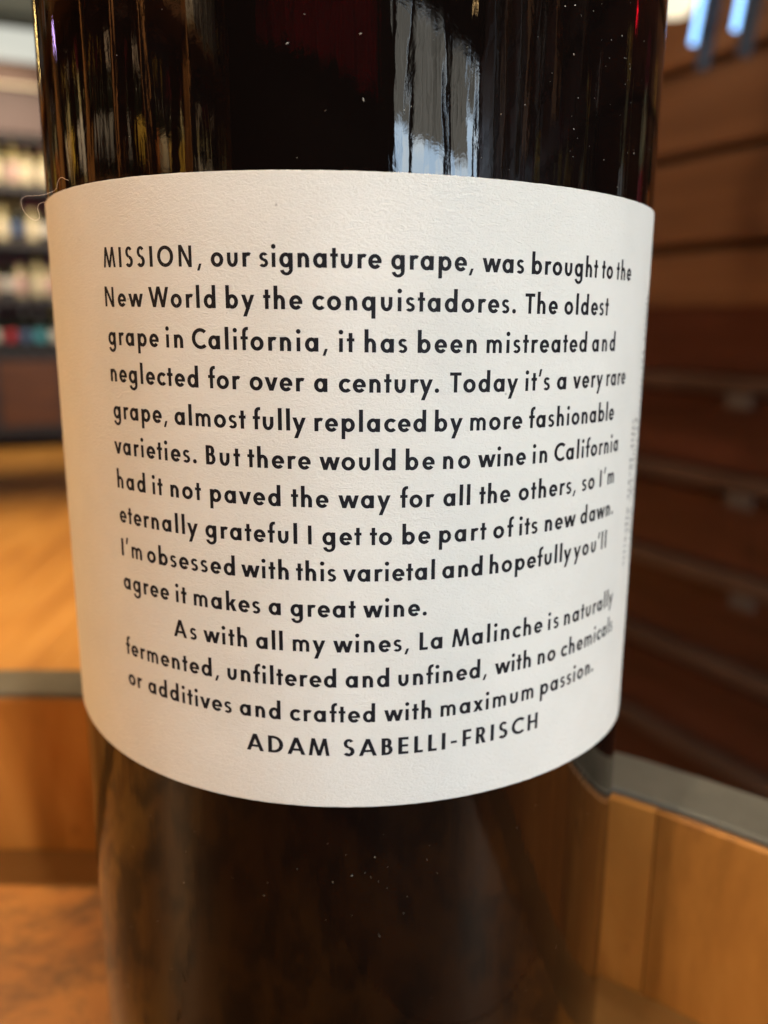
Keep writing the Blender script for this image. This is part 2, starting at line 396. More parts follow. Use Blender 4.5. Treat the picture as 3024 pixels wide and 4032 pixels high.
g('D', .70, S_, O_, rc(0, 0, .182, CH), rc(.1, CH - .14, .27, CH), rc(.1, 0, .27, .14), ar(.26, .4525, .44, .4525, -90, 90, V_, .14))
g('E', .47, S_, .04, rc(0, 0, .182, CH), rc(.1, 0, .47, .14), rc(.1, .39, .45, .52), rc(.1, CH - .14, .47, CH))
g('F', .44, S_, .02, rc(0, 0, .182, CH), rc(.1, .36, .42, .49), rc(.1, CH - .14, .44, CH))
g('H', .64, S_, S_, rc(0, 0, .182, CH), rc(.472, 0, .64, CH), rc(.1, .39, .54, .525))
g('I', .17, S_, S_, rc(0, 0, .182, CH))
g('L', .42, S_, .01, rc(0, 0, .182, CH), rc(.1, 0, .42, .14))
g('M', .93, .02, .02, dg(0, 0, .13, CH + .02, .155), dg(.39, 0, .13, CH + .02, .155), dg(.39, 0, .645, CH + .02, .155), dg(.775, 0, .645, CH + .02, .155))
g('N', .69, S_, S_, rc(0, 0, .155, CH), rc(.535, 0, .69, CH), dg(.52, -.02, 0, CH + .03, .17))
g('O', .92, O_, O_, ar(.46, .452, .46, .468, 0, 360))
g('R', .54, S_, .02, rc(0, 0, .182, CH), rc(.1, CH - .135, .25, CH), rc(.1, .375, .27, .505), ar(.245, .64, .235, .265, -90, 90, V_, .135), dg(.34, 0, .17, .44, .19))
g('S', .53, .04, .04, ar(.265, .665, .235, .255, 30, 268, .165, .135), ar(.255, .25, .265, .265, 88, -150, .18, .155))
g('T', .56, .0, .0, rc(.196, 0, .364, CH), rc(0, CH - .145, .56, CH))
g('W', 1.18, D_, D_, dg(.25, 0, 0, CH, .182), dg(.25, 0, .51, CH + .02, .182), dg(.765, 0, .51, CH + .02, .182), dg(.765, 0, 1.015, CH, .182))

RL = 0.0370          # label surface radius
EM = 0.00205         # ascender height
_cnt = [0]
def put(V, F, quads, s0, z0fn, sx, r, split=0.0004):
    """2-D quads (glyph units) -> on the cylinder; s0 arc start in m"""
    for q in quads:
        _cnt[0] += 1
        rr = r + 0.0000022 * (_cnt[0] % 4)
        xs = [p[0] for p in q]
        n = len(V)
        pts = [(s0 + p[0] * sx, p[1] * EM) for p in q]
        wide = (max(xs) - min(xs)) * sx
        if len(q) == 4 and wide > 0.0007:     # long bars follow the curve
            m = int(wide / 0.0005) + 1
            a, b, c, d = pts
            for i in range(m):
                t0, t1 = i / m, (i + 1) / m
                L = lambda u, v, t: (u[0] + (v[0] - u[0]) * t, u[1] + (v[1] - u[1]) * t)
                cell = [L(a, b, t0), L(a, b, t1), L(d, c, t1), L(d, c, t0)]
                k0 = len(V)
                for s, z in cell:
                    th = s / RL; V.append((rr * math.sin(th), -rr * math.cos(th), z + z0fn(th)))
                F.append((k0, k0 + 1, k0 + 2, k0 + 3))
        else:
            for s, z in pts:
                th = s / RL
                V.append((rr * math.sin(th), -rr * math.cos(th), z + z0fn(th)))
            F.append(tuple(range(n, n + len(q))))

def set_word(V, F, word, ta, tb, zfn, r):
    s0, s1 = ta * RL, tb * RL
    gl = [G[c] for c in word]
    n = len(gl)
    ink = sum(x[0] for x in gl)
    gaps = sum(gl[i][2] + gl[i + 1][1] for i in range(n - 1))
    total = (s1 - s0) / EM
    if n == 1:
        sx = EM * total / ink; tr = 0
    else:
        tr = (total - ink - gaps) / (n - 1); k = 1.0
        # keep the tracking believable, let the rest go into the width of the letters
        lim = max(-0.02, min(0.16, tr))
        k = (total - lim * (n - 1) - gaps) / ink
        tr = lim; sx = EM * k
    x = s0
    for i, gg in enumerate(gl):
        put(V, F, gg[3], x, zfn, sx, r)
        x += gg[0] * sx
        if i < n - 1: x += (gg[2] + gl[i + 1][1] + tr) * EM

# ================================================================== THE BOTTLE
bottle = empty('wine_bottle', (0, 0, -0.110))
tag(bottle, 'big dark wine bottle with cream paper text label, standing on the barrel', 'wine bottle')
RB = 0.03686
prof = [(0.0, 0.006), (0.018, 0.004), (0.029, 0.0006), (0.0315, 0.0), (0.0345, 0.0012), (0.0362, 0.0036), (RB, 0.0075)]
prof += [(RB, z) for z in (0.03, 0.06, 0.09, 0.12, 0.15, 0.18)]
prof += [(0.0366, 0.186), (0.0355, 0.193), (0.0330, 0.202), (0.0285, 0.213), (0.0225, 0.225), (0.0178, 0.236), (0.0155, 0.247), (0.0146, 0.262), (0.0142, 0.292)]
prof += [(0.0142, 0.2925), (0.0158, 0.2935), (0.0160, 0.300), (0.0150, 0.3015), (0.0150, 0.306), (0.0100, 0.3065)]
body = lathe('glass_body', prof, M['glass'], bottle, 160)
lathe('neck_capsule', [(0.0147, 0.255), (0.0149, 0.2551), (0.0146, 0.291), (0.0162, 0.2925), (0.0163, 0.3035), (0.0154, 0.3072), (0.0, 0.3076)], M['foil_red'], bottle, 48, caps=False)

def ztop(t):
    t = max(-1.1, min(1.1, t)); return (0.2971 * t**3 - 0.0739 * t * t - 0.5385 * t + 12.5281) / 1000
def zbot(t):
    t = max(-1.1, min(1.15, t)); return (-0.8183 * t**3 + 0.0331 * t * t - 0.0109 * t - 48.6074) / 1000
# paper: front skin, thickness edge all round
A0, A1, NA, NZ = -1.62, 1.95, 220, 14
V = []; F = []
RI = RB + 0.00001
rng = random.Random(5)
wob = [rng.uniform(-1, 1) * 0.00003 for _ in range(NA + 1)]
ed = 0.00006
for i in range(NA + 1):
    t = A0 + (A1 - A0) * i / NA
    a, b = zbot(t) + wob[i] * .5, ztop(t) + wob[(i * 7) % NA] * .5
    zs = [(RI, a), (RL - ed, a), (RL, a + ed)] + [(RL, a + (b - a) * j / NZ) for j in range(1, NZ)] + [(RL, b - ed), (RL - ed, b), (RI, b)]
    for r, z in zs: V.append((r * math.sin(t), -r * math.cos(t), z))
m = NZ + 5
for i in range(NA):
    for j in range(m - 1):
        F.append((i * m + j, (i + 1) * m + j, (i + 1) * m + j + 1, i * m + j + 1))
F.append(tuple(range(m))); F.append(tuple(reversed(range(NA * m, NA * m + m))))
label = mesh('paper_label', V, F, M['paper'], bottle, True, 35)
label.location = (0, 0, 0.110)
RT = RL + 0.000012
for co_, wl in TEXT:
    V = []; F = []
    zf = lambda th, c=co_: (c[0] * th * th + c[1] * th + c[2]) / 1000
    for wd, ta, tb in wl: set_word(V, F, wd, ta, tb, zf, RT)
    mesh('printed_line', V, F, M['ink'], label)
# the small sideways print at the right edge, too blurred to read: three columns of tiny grey marks
for (t0, zhi, zlo, hgt) in ((1.040, -11.0, -24.6, 0.0010), (1.085, -11.0, -25.0, 0.0010), (1.135, 3.0, -25.5, 0.0009), (1.180, 3.0, -25.5, 0.0010)):
    V = []; F = []; rng = random.Random(int(t0 * 1000)); z = zhi / 1000
    while z > zlo / 1000:
        for _ in range(rng.randint(3, 9)):
            lw = rng.uniform(0.0004, 0.0008)
            for kx in range(rng.randint(2, 3)):
                if rng.random() < .5: s0, s1, z0, z1 = 0, hgt, z - rng.random() * lw * .7, None
                else: s0, s1, z0, z1 = (rng.random() * .6) * hgt, None, z, z - lw
                s1 = s1 if s1 else s0 + 0.00020
                z1 = z1 if z1 else z0 - 0.00018
                n = len(V); rr = RT + 0.000002 * kx
                for s, zz in ((s0, z1), (s1, z1), (s1, z0), (s0, z0)):
                    th = t0 + (s + (z * 0.0)) / RL
                    V.append((rr * math.sin(th), -rr * math.cos(th), zz))
                F.append((n, n + 1, n + 2, n + 3))
            z -= lw + 0.00022
        z -= 0.0007
    o = mesh('side_print', V, F, M['ink_grey'], label)
# dust on the glass: tiny raised flecks
V = []; F = []
rng = random.Random(21)
def fleck(t, z, s, el=1.0, ang=0.0):
    n = len(V); k = 5; r = RB + 0.00002
    ca, sa = math.cos(ang), math.sin(ang)
    for i in range(k):
        a = 2 * math.pi * i / k + rng.random() * .6; q = s * rng.uniform(.6, 1.0)
        x, y = q * math.cos(a) * el, q * math.sin(a)
        x, y = x * ca - y * sa, x * sa + y * ca
        th = t + x / RB
        V.append((r * math.sin(th), -r * math.cos(th), z + y))
    V.append(((r + s * .5) * math.sin(t), -(r + s * .5) * math.cos(t), z))
    for i in range(k): F.append((n + i, n + (i + 1) % k, n + k))
for _ in range(50):
    fleck(rng.uniform(-.9, 1.05), rng.uniform(.0135, .040), rng.choice([.00003, .00004, .00005]))
for _ in range(38):
    fleck(rng.gauss(.66, .18), rng.gauss(.021, .006), rng.choice([.00003, .00004, .00006]), rng.choice([1, 1, 2]), rng.uniform(0, 3))
for _ in range(8):
    fleck(rng.uniform(-.3, .9), rng.uniform(.014, .036), .00005, 4, rng.uniform(0, 3))
for _ in range(45):
    fleck(rng.uniform(-.9, .9), rng.uniform(-.088, -.051), rng.choice([.00003, .00004, .00005]))
for _ in range(16):
    fleck(rng.gauss(.06, .10), rng.gauss(-.0565, .0025), rng.choice([.00003, .00004, .00005]), rng.choice([1, 1, 3]), rng.uniform(0, 3))
d = mesh('dust_flecks', V, F, M['dust'], bottle); d.location = (0, 0, 0.110); tag(d, kind='stuff')

# a stray pale fibre caught on the upper left corner of the label
def ray_pt(px, py, depth):
    x = (px - 1512) / 3356.54; y = -(py - 2016) / 3356.54
    return Vector((0, -0.11532, 0)) + (cf + cr * x + cu * y) * depth
def tube(name, pts, rad, mat, parent=None, n=5, sub=6):
    P = []
    for i in range(len(pts) - 1):
        p0, p1, p2, p3 = pts[max(0, i - 1)], pts[i], pts[i + 1], pts[min(len(pts) - 1, i + 2)]
        for j in range(sub):
            t = j / sub
            P.append(0.5 * ((2 * p1) + (-p0 + p2) * t + (2 * p0 - 5 * p1 + 4 * p2 - p3) * t * t + (-p0 + 3 * p1 - 3 * p2 + p3) * t ** 3))
    P.append(pts[-1])
    V = []; F = []
    for i, p in enumerate(P):
        d = (P[min(i + 1, len(P) - 1)] - P[max(i - 1, 0)]).normalized()
        u = d.cross(Vector((0, 1, 0.3))).normalized(); v = d.cross(u)
        for k_ in range(n):
            a = 2 * math.pi * k_ / n
            V.append(tuple(p + (u * math.cos(a) + v * math.sin(a)) * rad))
    for i in range(len(P) - 1):
        for k_ in range(n):
            F.append((i * n + k_, i * n + (k_ + 1) % n, (i + 1) * n + (k_ + 1) % n, (i + 1) * n + k_))
    return mesh(name, V, F, mat, parent, True)
def S(x, y): return 60 + x * 300 / 1659, 500 + y * 300 / 1659
dp = 0.0845
fib = empty('lint_fibre', tuple(ray_pt(*S(640, 1560), dp)))
def loc_pts(lst): return [ray_pt(*S(x, y), dd) - fib.location for x, y, dd in lst]
tube('fibre_strand', loc_pts([(850, 1390, .0860), (720, 1440, .0850), (600, 1480, .0845), (400, 1495, .0845), (230, 1510, .0845), (130, 1590, .0845), (150, 1740, .0845), (220, 1880, .0845), (330, 1980, .0845), (440, 2030, .0845), (520, 1990, .0845), (520, 1890, .0845), (490, 1780, .0845), (510, 1690, .0845), (570, 1650, .0845), (640, 1635, .0853)]), 0.000017, M['lint'], fib)
tube('fibre_strand', loc_pts([(840, 1400, .0860), (900, 1330, .0850), (920, 1220, .0845), (960, 1130, .0840), (1020, 1100, .0830), (1100, 1140, .0825), (1160, 1160, .0820)]), 0.000017, M['lint'], fib)
tag(fib, 'tiny curled pale fibre clinging to the upper left corner of the cream label', 'fibre')

# the phone that takes the picture: mirrored as the dark middle of the glass
ph = empty('smartphone', (0, 0, 0))
tag(ph, 'black smartphone held upright in front of the bottle, mirrored dark in its glass', 'phone')
ph.matrix_world = Matrix(((cr.x, cu.x, -cf.x, 0.0), (cr.y, cu.y, -cf.y, -0.11532), (cr.z, cu.z, -cf.z, 0.0), (0, 0, 0, 1)))
def slab(name, x0, x1, y0, y1, z0, z1, r, mat):
    ring = []
    for cx_, cy_, a_ in ((x1 - r, y1 - r, 0), (x0 + r, y1 - r, 90), (x0 + r, y0 + r, 180), (x1 - r, y0 + r, 270)):
        for q in range(7):
            a = R_(a_ + 15 * q); ring.append((cx_ + r * math.cos(a), cy_ + r * math.sin(a)))
    n = len(ring)
    V = [(x, y, z0) for x, y in ring] + [(x, y, z1) for x, y in ring]
    F = [(i, (i + 1) % n, n + (i + 1) % n, n + i) for i in range(n)] + [tuple(reversed(range(n))), tuple(range(n, 2 * n))]
    return mesh(name, V, F, mat, ph, True, 35)
slab('phone_case', -0.052, 0.020, -0.103, 0.018, 0.0040, 0.0120, 0.009, M['black'])
slab('camera_island', -0.015, 0.015, -0.028, 0.013, 0.0022, 0.0039, 0.006, M['black'])
slab('screen', -0.049, 0.017, -0.100, 0.015, 0.0121, 0.0125, 0.007, M['frame'])

# ================================================================== THE BARREL the bottle stands on
TC = Vector((-0.077, -0.149)); TZ = -0.110
table = empty('wine_barrel', (TC.x, TC.y, -1.0))
tag(table, 'upright oak barrel with dull grey steel rim and sunken head, under the wine bottle', 'barrel')
T0 = TZ + 1.0; TR = T0 + 0.033          # head level, rim level
def ring(name, prof, a0, a1, mat, n):
    V = []; F = []; m = len(prof)
    full = a1 - a0 > 6.28
    for i in range(n if full else n + 1):
        a = a0 + (a1 - a0) * i / n; c, s = math.cos(a), math.sin(a)
        for r, z in prof: V.append((r * c, r * s, z))
    for i in range(n):
        i2 = (i + 1) % n if full else i + 1
        for j in range(m):
            k_ = (j + 1) % m
            F.append((i * m + j, i2 * m + j, i2 * m + k_, i * m + k_))
    if not full: F.append(tuple(range(m))); F.append(tuple(reversed(range(n * m, n * m + m))))
    return mesh(name, V, F, mat, table)
TAU = 2 * math.pi
ring('rim_band', [(.2030, TR - .0012), (.2146, TR - .0012), (.2146, TR - .040), (.2154, TR - .040), (.2154, TR - .0006), (.2148, TR), (.2034, TR), (.2030, TR - .0004)], 0, TAU, M['steel'], 150)
def out_r(z): return 0.2143 + 0.050 * (1 - ((z - T0 / 2) / (T0 / 2 + .04)) ** 2) * min(1, max(0, (TR - z) / .05))
NB = 24; rb = random.Random(2)
for i in range(NB):
    a0 = TAU * i / NB + .11; a1 = a0 + TAU / NB - 0.0015
    j_ = rb.uniform(0, .0007)
    zs = [0.0, .06, .15, .25, .35, .45, .55, .65, .75, .83, T0 - .020, T0 - .004, TR - .0019, TR - .0014]
    V = []; F = []; n = 3
    for z in zs:
        ri = (.2024 + j_) if z > T0 - .03 else out_r(z) - .016
        if z > TR - .0016: ri += .0006
        ro = max(out_r(z), ri + .011)
        for q in range(n + 1):
            a = a0 + (a1 - a0) * q / n; V.append((ri * math.cos(a), ri * math.sin(a), z))
        for q in range(n, -1, -1):
            a = a0 + (a1 - a0) * q / n; V.append((ro * math.cos(a), ro * math.sin(a), z))
    m = 2 * (n + 1)
    for j in range(len(zs) - 1):
        for k_ in range(m):
            F.append((j * m + (k_ + 1) % m, j * m + k_, (j + 1) * m + k_, (j + 1) * m + (k_ + 1) % m))
    F.append(tuple(range(m))); F.append(tuple(reversed(range((len(zs) - 1) * m, len(zs) * m))))
    mesh('stave', V, F, M['ring_wood'], table)
ring('head_bevel', [(.1853, T0 - .010), (.2020, T0 - .012), (.2020, T0 - .0035), (.1853, T0 - .0001)], 0, TAU, M['head_edge'], 130)
pw = 0.074
for i in range(-3, 3):     # boards of the head, clipped to the circle
    x0, x1 = i * pw + 0.00015, (i + 1) * pw - 0.00015
    R0 = 0.1851
    x0 = max(x0, -R0 + 0.001); x1 = min(x1, R0 - 0.001)
    if x1 - x0 < 0.01: continue
    V = []; F = []
    for j in range(9):
        x = x0 + (x1 - x0) * j / 8; hh = math.sqrt(max(0, R0 * R0 - x * x))
        for z in (-0.022, 0.0): V.append((x, -hh, z)); V.append((x, hh, z))
    for j in range(8):
        q = j * 4
        F += [(q + 2, q + 6, q + 7, q + 3), (q, q + 1, q + 5, q + 4), (q, q + 4, q + 6, q + 2), (q + 1, q + 3, q + 7, q + 5)]
    F += [(0, 2, 3, 1), (32, 33, 35, 34)]
    o = mesh('head_board', V, F, M['head_wood'], table)
    o.location = (0, 0, T0); o.rotation_euler = (0, 0, -0.9)
for z in (0.02, 0.14, 0.26, 0.60, 0.72):
    r0, r1 = out_r(z), out_r(z + 0.04)
    ring('hoop', [(r0 + .0003, z), (r0 + .0022, z), (r1 + .0022, z + .04), (r1 + .0003, z + .04)], 0, TAU, M['steel'], 72)

# ================================================================== THE ROOM
FZ = -1.0; CZ = 2.20
fl = empty('floor', (0, 0, FZ)); tag(fl, kind='structure')
box('subfloor', (0, 2.6, -0.06), (8.4, 12.4, 0.08), M['wall'], fl)
fw = 0.14; i = 0
fpl = box('floorboard', (0, 0, 0), (fw - 0.003, 12.2, 0.019), M['floor'], fl, 0.001)
fpl.location = (-4.0 + fw / 2, 2.6, -0.0095)
for i in range(1, 57):
    c_ = fpl.copy(); sc.collection.objects.link(c_); c_.parent = fl; c_.location = (-4.0 + fw * (i + .5), 2.6, -0.0095 - 0.0004 * (i % 3))
def wallbox(name, c, s, m_):
    o = box(name, c, s, m_); tag(o, kind='structure'); return o
wallbox('ceiling', (0, 2.6, CZ + .05), (8.4, 12.4, 0.1), M['ceil'])
wallbox('wall_far', (0, 8.75, 0.595), (8.2, 0.1, 3.2), M['wall'])
wallbox('wall_left', (-4.1, 2.7, 0.595), (0.1, 12.1, 3.2), M['sidewall'])
# wall behind the camera with its window opening
WX0, WX1, WZ0, WZ1 = 0.70, 2.86, -0.35, 1.15
wb = empty('wall_behind', (0, -3.25, 0)); tag(wb, kind='structure')
box('wall_panel', ((-4.1 + WX0) / 2, 0, 0.595), (WX0 + 4.1, 0.12, 3.19), M['wall'], wb)
box('wall_panel', ((4.1 + WX1) / 2, 0, 0.595), (4.1 - WX1, 0.12, 3.19), M['wall'], wb)
box('wall_panel', ((WX0 + WX1) / 2, 0, (CZ + WZ1) / 2 + .02), (WX1 - WX0, 0.118, CZ - WZ1 - .06), M['wall'], wb)
box('wall_panel', ((WX0 + WX1) / 2, 0, (FZ + WZ0) / 2), (WX1 - WX0, 0.118, WZ0 - FZ), M['wall'], wb)
win = empty('shop_window', (0, -3.25, 0))
tag(win, 'tall shop window with grey blinds and daylight below, mirrored in the glass above the label', 'window')
Wm = [0.62, 0.98, 1.10, 1.72, 1.83, 2.62]
for a, b in ((0.68, 0.74), (1.10, 1.17), (1.92, 2.01), (2.82, 2.88)):
    box('mullion', ((a + b) / 2, 0.02, (WZ0 + WZ1) / 2), (b - a, 0.10, WZ1 - WZ0), M['frame'], win)
box('head_rail', (1.78, 0.02, WZ1 + .025), (2.26, 0.12, 0.05), M['frame'], win)
box('sill', (1.78, 0.05, WZ0 - .02), (2.26, 0.20, 0.04), M['frame'], win)
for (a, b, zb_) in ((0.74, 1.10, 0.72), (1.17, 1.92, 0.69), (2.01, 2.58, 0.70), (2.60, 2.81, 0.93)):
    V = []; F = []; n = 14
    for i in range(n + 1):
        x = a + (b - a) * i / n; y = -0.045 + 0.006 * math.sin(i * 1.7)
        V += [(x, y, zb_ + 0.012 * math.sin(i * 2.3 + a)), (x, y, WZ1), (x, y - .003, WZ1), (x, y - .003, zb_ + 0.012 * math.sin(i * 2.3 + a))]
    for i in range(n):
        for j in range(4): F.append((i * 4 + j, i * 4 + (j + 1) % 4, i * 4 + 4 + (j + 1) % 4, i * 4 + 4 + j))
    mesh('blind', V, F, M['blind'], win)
st = mesh('street_daylight', [(0.2, -3.9, -0.8), (3.8, -3.9, -0.8), (3.8, -3.9, 1.5), (0.2, -3.9, 1.5)], [(0, 3, 2, 1)], M['day'])
tag(st, kind='structure')
# dark red cloth added beside the window for its red reflection
cur = empty('added_red_cloth', (0, -3.05, 0)); tag(cur, 'added dark red cloth high behind the camera, put there for its dim red reflection above the label', 'added_red_cloth')
V = []; F = []; n = 90
for i in range(n + 1):
    x = -1.9 + 2.35 * i / n; y = 0.05 * math.sin(i * .55) + .02 * math.sin(i * 1.31)
    zl = 0.70 + 0.37 * (0.65 - x) / 2.75
    V += [(x, y, zl), (x, y, 1.60)]
for i in range(n): F.append((2 * i, 2 * i + 2, 2 * i + 3, 2 * i + 1))
o = mesh('cloth', V, F, M['red'], cur, True)
box('cloth_rail', (-0.72, 0, 1.62), (2.5, 0.03, 0.03), M['black'], cur)

# ------------------------------------------------------------------ bottles for the shelves
def make_shelf_bottle(glass, lab, foil, big=False):
    r = random.uniform(0.036, 0.041); h = random.uniform(0.285, 0.31)
    b = empty('shelf_bottle')
    lathe('glass', [(r * .8, 0), (r, .006), (r, h * .58), (r * .9, h * .64), (r * .5, h * .72), (r * .38, h * .8)], glass, b, 16)
    l0, l1 = (0.03, 0.15) if big else (0.05, 0.135)
    lathe('label_wrap', [(r + .0006, l0), (r + .0007, l0 + .0002), (r + .0007, l1), (r + .0006, l1 + .0002)], lab, b, 16, caps=False)
    lathe('capsule', [(r * .39, h * .79), (r * .36, h), (0.0, h + .001)], foil, b, 12, caps=False)
    return b
def dupe(root):
    r = root.copy(); sc.collection.objects.link(r)
    for ch in root.children:
        c = ch.copy(); sc.collection.objects.link(c); c.parent = r
    return r
protos = {}
def shelf_bottle(key, loc, label, group, parent_rot=None, scale=1.0):
    gl, lb, fo = key
    if key not in protos:
        o = make_shelf_bottle(M[gl], M['l_' + lb], M[fo], gl == 'pglass'); protos[key] = o
    else: o = dupe(protos[key])
    o.location = loc
    o.rotation_euler = parent_rot or (0, 0, 0)
    tag(o, label, 'bottle', group)
    return o
def nth(i):
    return ['first', 'second', 'third', 'fourth', 'fifth', 'sixth', 'seventh', 'eighth', 'ninth', 'tenth', 'eleventh', 'twelfth', 'thirteenth', 'fourteenth', 'fifteenth',
            'sixteenth', 'seventeenth', 'eighteenth', 'nineteenth', 'twentieth'][i] if i < 20 else 'twenty-' + ['first', 'second', 'third', 'fourth', 'fifth', 'sixth', 'seventh', 'eighth', 'ninth'][i - 20] if i < 29 else 'thirty-' + ['first', 'second', 'third', 'fourth', 'fifth', 'sixth', 'seventh', 'eighth', 'ninth', 'tenth'][min(i - 30, 9)]
COLN = dict(cream='cream', white='white', yellow='yellow', cyan='blue-green', red='red', orange='orange', grey='grey', blue='dark blue', gold='gold', pink='pink')

# far shelving, seen left of the bottle
far = empty('far_shelving', (-2.55, 6.75, FZ), 0.37)
tag(far, 'tall bottle shelving with pale light box on top, far away at the left edge', 'shelving')
FWD = 1.7
SH = [-0.23, 0.153, 0.56, 0.96]      # shelf tops, room height
for z in SH: box('shelf', (0, 0, z - FZ - .03), (FWD - .06, 0.34, 0.055), M['dark_unit'], far, .002)
box('shelf', (0, 0, 1.275 - FZ), (FWD - .06, 0.34, 0.04), M['dark_unit'], far, .002)
for s in (-1, 1): box('side_panel', (s * FWD / 2, 0, 1.31), (0.05, 0.36, 2.62), M['dark_unit'], far, .002)
box('back_panel', (0, 0.185, 1.30), (FWD - .05, 0.02, 2.58), M['mauve'], far)
box('header_board', (0, -0.20, 2.44), (FWD + .05, 0.03, 0.30), M['mauve'], far, .004)
box('header_trim', (0, -0.21, 2.610), (FWD + .07, 0.05, 0.018), M['l_cream'], far, .003)
box('light_box', (0, -0.10, 2.885), (FWD + .07, 0.28, 0.20), M['lightbox'], far, .006)
box('canopy', (0, -0.06, 2.70), (FWD + .07, 0.26, 0.16), M['plinth'], far, .003)
box('plinth', (0, -0.02, 0.16), (FWD - .05, 0.34, 0.06), M['dark_unit'], far)
for s in (-.55, 0, .55): box('cupboard_door', (s, -0.175, 0.42), (0.44, 0.03, 0.50), M['plinth'], far, .006)
box('cupboard_box', (0, 0.02, 0.40), (FWD - .06, 0.32, 0.62), M['dark_unit'], far)
rowcol = [['cyan', 'white', 'white', 'red', 'cream', 'white', 'red', 'blue'], ['pink', 'white', 'pink', 'cream', 'pink', 'white'],
          ['cream', 'cream', 'blue', 'cream', 'white', 'red', 'cream'], ['cream', 'white', 'cream', 'cream', 'pink', 'cream']]
rotf = Matrix.Rotation(0.37, 3, 'Z')
rng = random.Random(3)
ordn = ['lowest', 'second lowest', 'second highest', 'highest']
for ri, z in enumerate(SH):
    n = 15
    for i in range(n):
        lx = -0.76 + 1.52 * i / (n - 1) + rng.uniform(-.008, .008)
        cl = rowcol[ri][(i + ri) % len(rowcol[ri])]
        g_ = 'pglass' if cl in ('cream', 'pink') or (ri == 3) else 'dglass'
        p_ = rotf @ Vector((lx, -0.06 + rng.uniform(-.02, .02), 0))
        shelf_bottle((g_, cl, rng.choice(['foil', 'foil_gold', 'foil_red'])), (far.location.x + p_.x, far.location.y + p_.y, z - .0024),
                     '%s labelled bottle, %s from left on the %s far shelf' % (COLN[cl], nth(i), ordn[ri]), 'bottles on the far shelving, row %s' % ordn[ri])

# slanting wooden partition along the right side: slats with pale ledges low down, broad planks above with warm light in their colour
nx, ny = 0.899, 0.438          # outward normal of its face, at distance LR from the camera
ux, uy = -0.438, 0.899
LR = 1.2
def onrack(s, off, z): return (nx * (LR + off) + ux * s, ny * (LR + off) + uy * s - 0.115, z)
ra = math.atan2(uy, ux)
rack = empty('wooden_partition', onrack(0, 0, FZ), ra)
tag(rack, 'dark red-brown wooden partition of long horizontal boards with pale ledges, right of the bottle', 'partition')
S0, S1 = -4.2, 6.2; LEN = S1 - S0; SM = (S0 + S1) / 2
box('back_panel', (SM, -0.072, 1.55), (LEN, 0.02, 3.10), M['rack'], rack)
ZS = [-.95, -.78, -.60, -.435, -.262, -.095]
for z in ZS:
    box('dark_board', (SM, -0.045, z - FZ + .069), (LEN, 0.030, 0.132), M['rack'], rack, .003)
    box('ledge', (SM, -0.028, z - FZ - .012), (LEN, 0.052, 0.026), M['rack_lip'], rack, .003)
zz = 0.03
for i, hgt in enumerate((.085, .13, .12, .13, .12, .13, .12, .13, .12, .13, .12)):
    for a_, c_, m_ in ((S0, .45, M['rack']), (.452, S1, M['rack_lit'])):  # rear stretch coloured dark so that its reflection stays black
        box('plank', ((a_ + c_) / 2, -0.045, zz - FZ + hgt / 2), (c_ - a_, 0.035 + .012 * (i % 2), hgt + .010), m_, rack, .004)
    zz += hgt + .026
for s, w_, m_ in ((-.62, .05, M['stave']), (-1.0, .06, M['orange_wood']), (-1.28, .03, M['sidewall']), (-1.52, .09, M['orange_wood']), (-1.78, .05, M['sidewall']), (-2.25, .10, M['stave']), (-2.7, .14, M['sidewall'])):
    box('post', (s, .032, 1.34 + .50), (w_, .05, 1.0), m_, rack, .003)
# pale tags hanging on the ledges
pt = None
for (s, z, lb) in ((0.985, -.130, 'highest'), (0.965, -.297, 'second highest'), (0.94, -.470, 'lowest')):
    o = box('price_tag', (0, 0, 0), (0.050, 0.003, 0.024), M['tagc'], None, .0005) if pt is None else pt.copy()
    if pt is None: pt = o
    else: sc.collection.objects.link(o)
    o.location = onrack(s, -.0045, z); o.rotation_euler = (0, 0, ra)
    tag(o, '%s of the three small grey tags on the partition ledges at the right edge' % lb, 'tag', 'tags on the partition ledges')
# cool light tubes and a cream lamp on the rack, upper right
for (px, py, dd, nm, lab) in ((2728, 176, 1.30, 'tube', 'left one of the two bluish light tubes hanging at the upper right'),
                              (2893, 120, 1.25, 'tube', 'right one of the two bluish light tubes hanging at the upper right')):
    p_ = ray_pt(px, py, dd / 1.0)
    o = empty('light_tube', tuple(p_)); o.rotation_euler = (0, .12, 0); tag(o, lab, 'lamp')
    lathe('tube', [(0.0, 0), (.0045, .001), (.0045, .30), (0.0, .301)], M[nm], o, 12, caps=False)
    for zc in (.02, .28): box('clip', (0.010, 0.010, zc), (0.018, 0.018, 0.012), M['black'], o)
    box('mounting_bar', (0.024, 0.012, 0.14), (0.020, 0.010, 0.34), M['black'], o)
p_ = ray_pt(2665, -10, 1.30)
o = empty('globe_lamp', tuple(p_)); tag(o, 'round cream lamp glowing beside the bottle at the top right', 'lamp')
lathe('globe', [(0, -.03), (.02, -.024), (.03, -.005), (.028, .014), (.012, .028)], M['tube_cream'], o, 20)
lathe('cap', [(.013, .026), (.014, .05), (.004, .055), (.004, .40)], M['black'], o, 12)
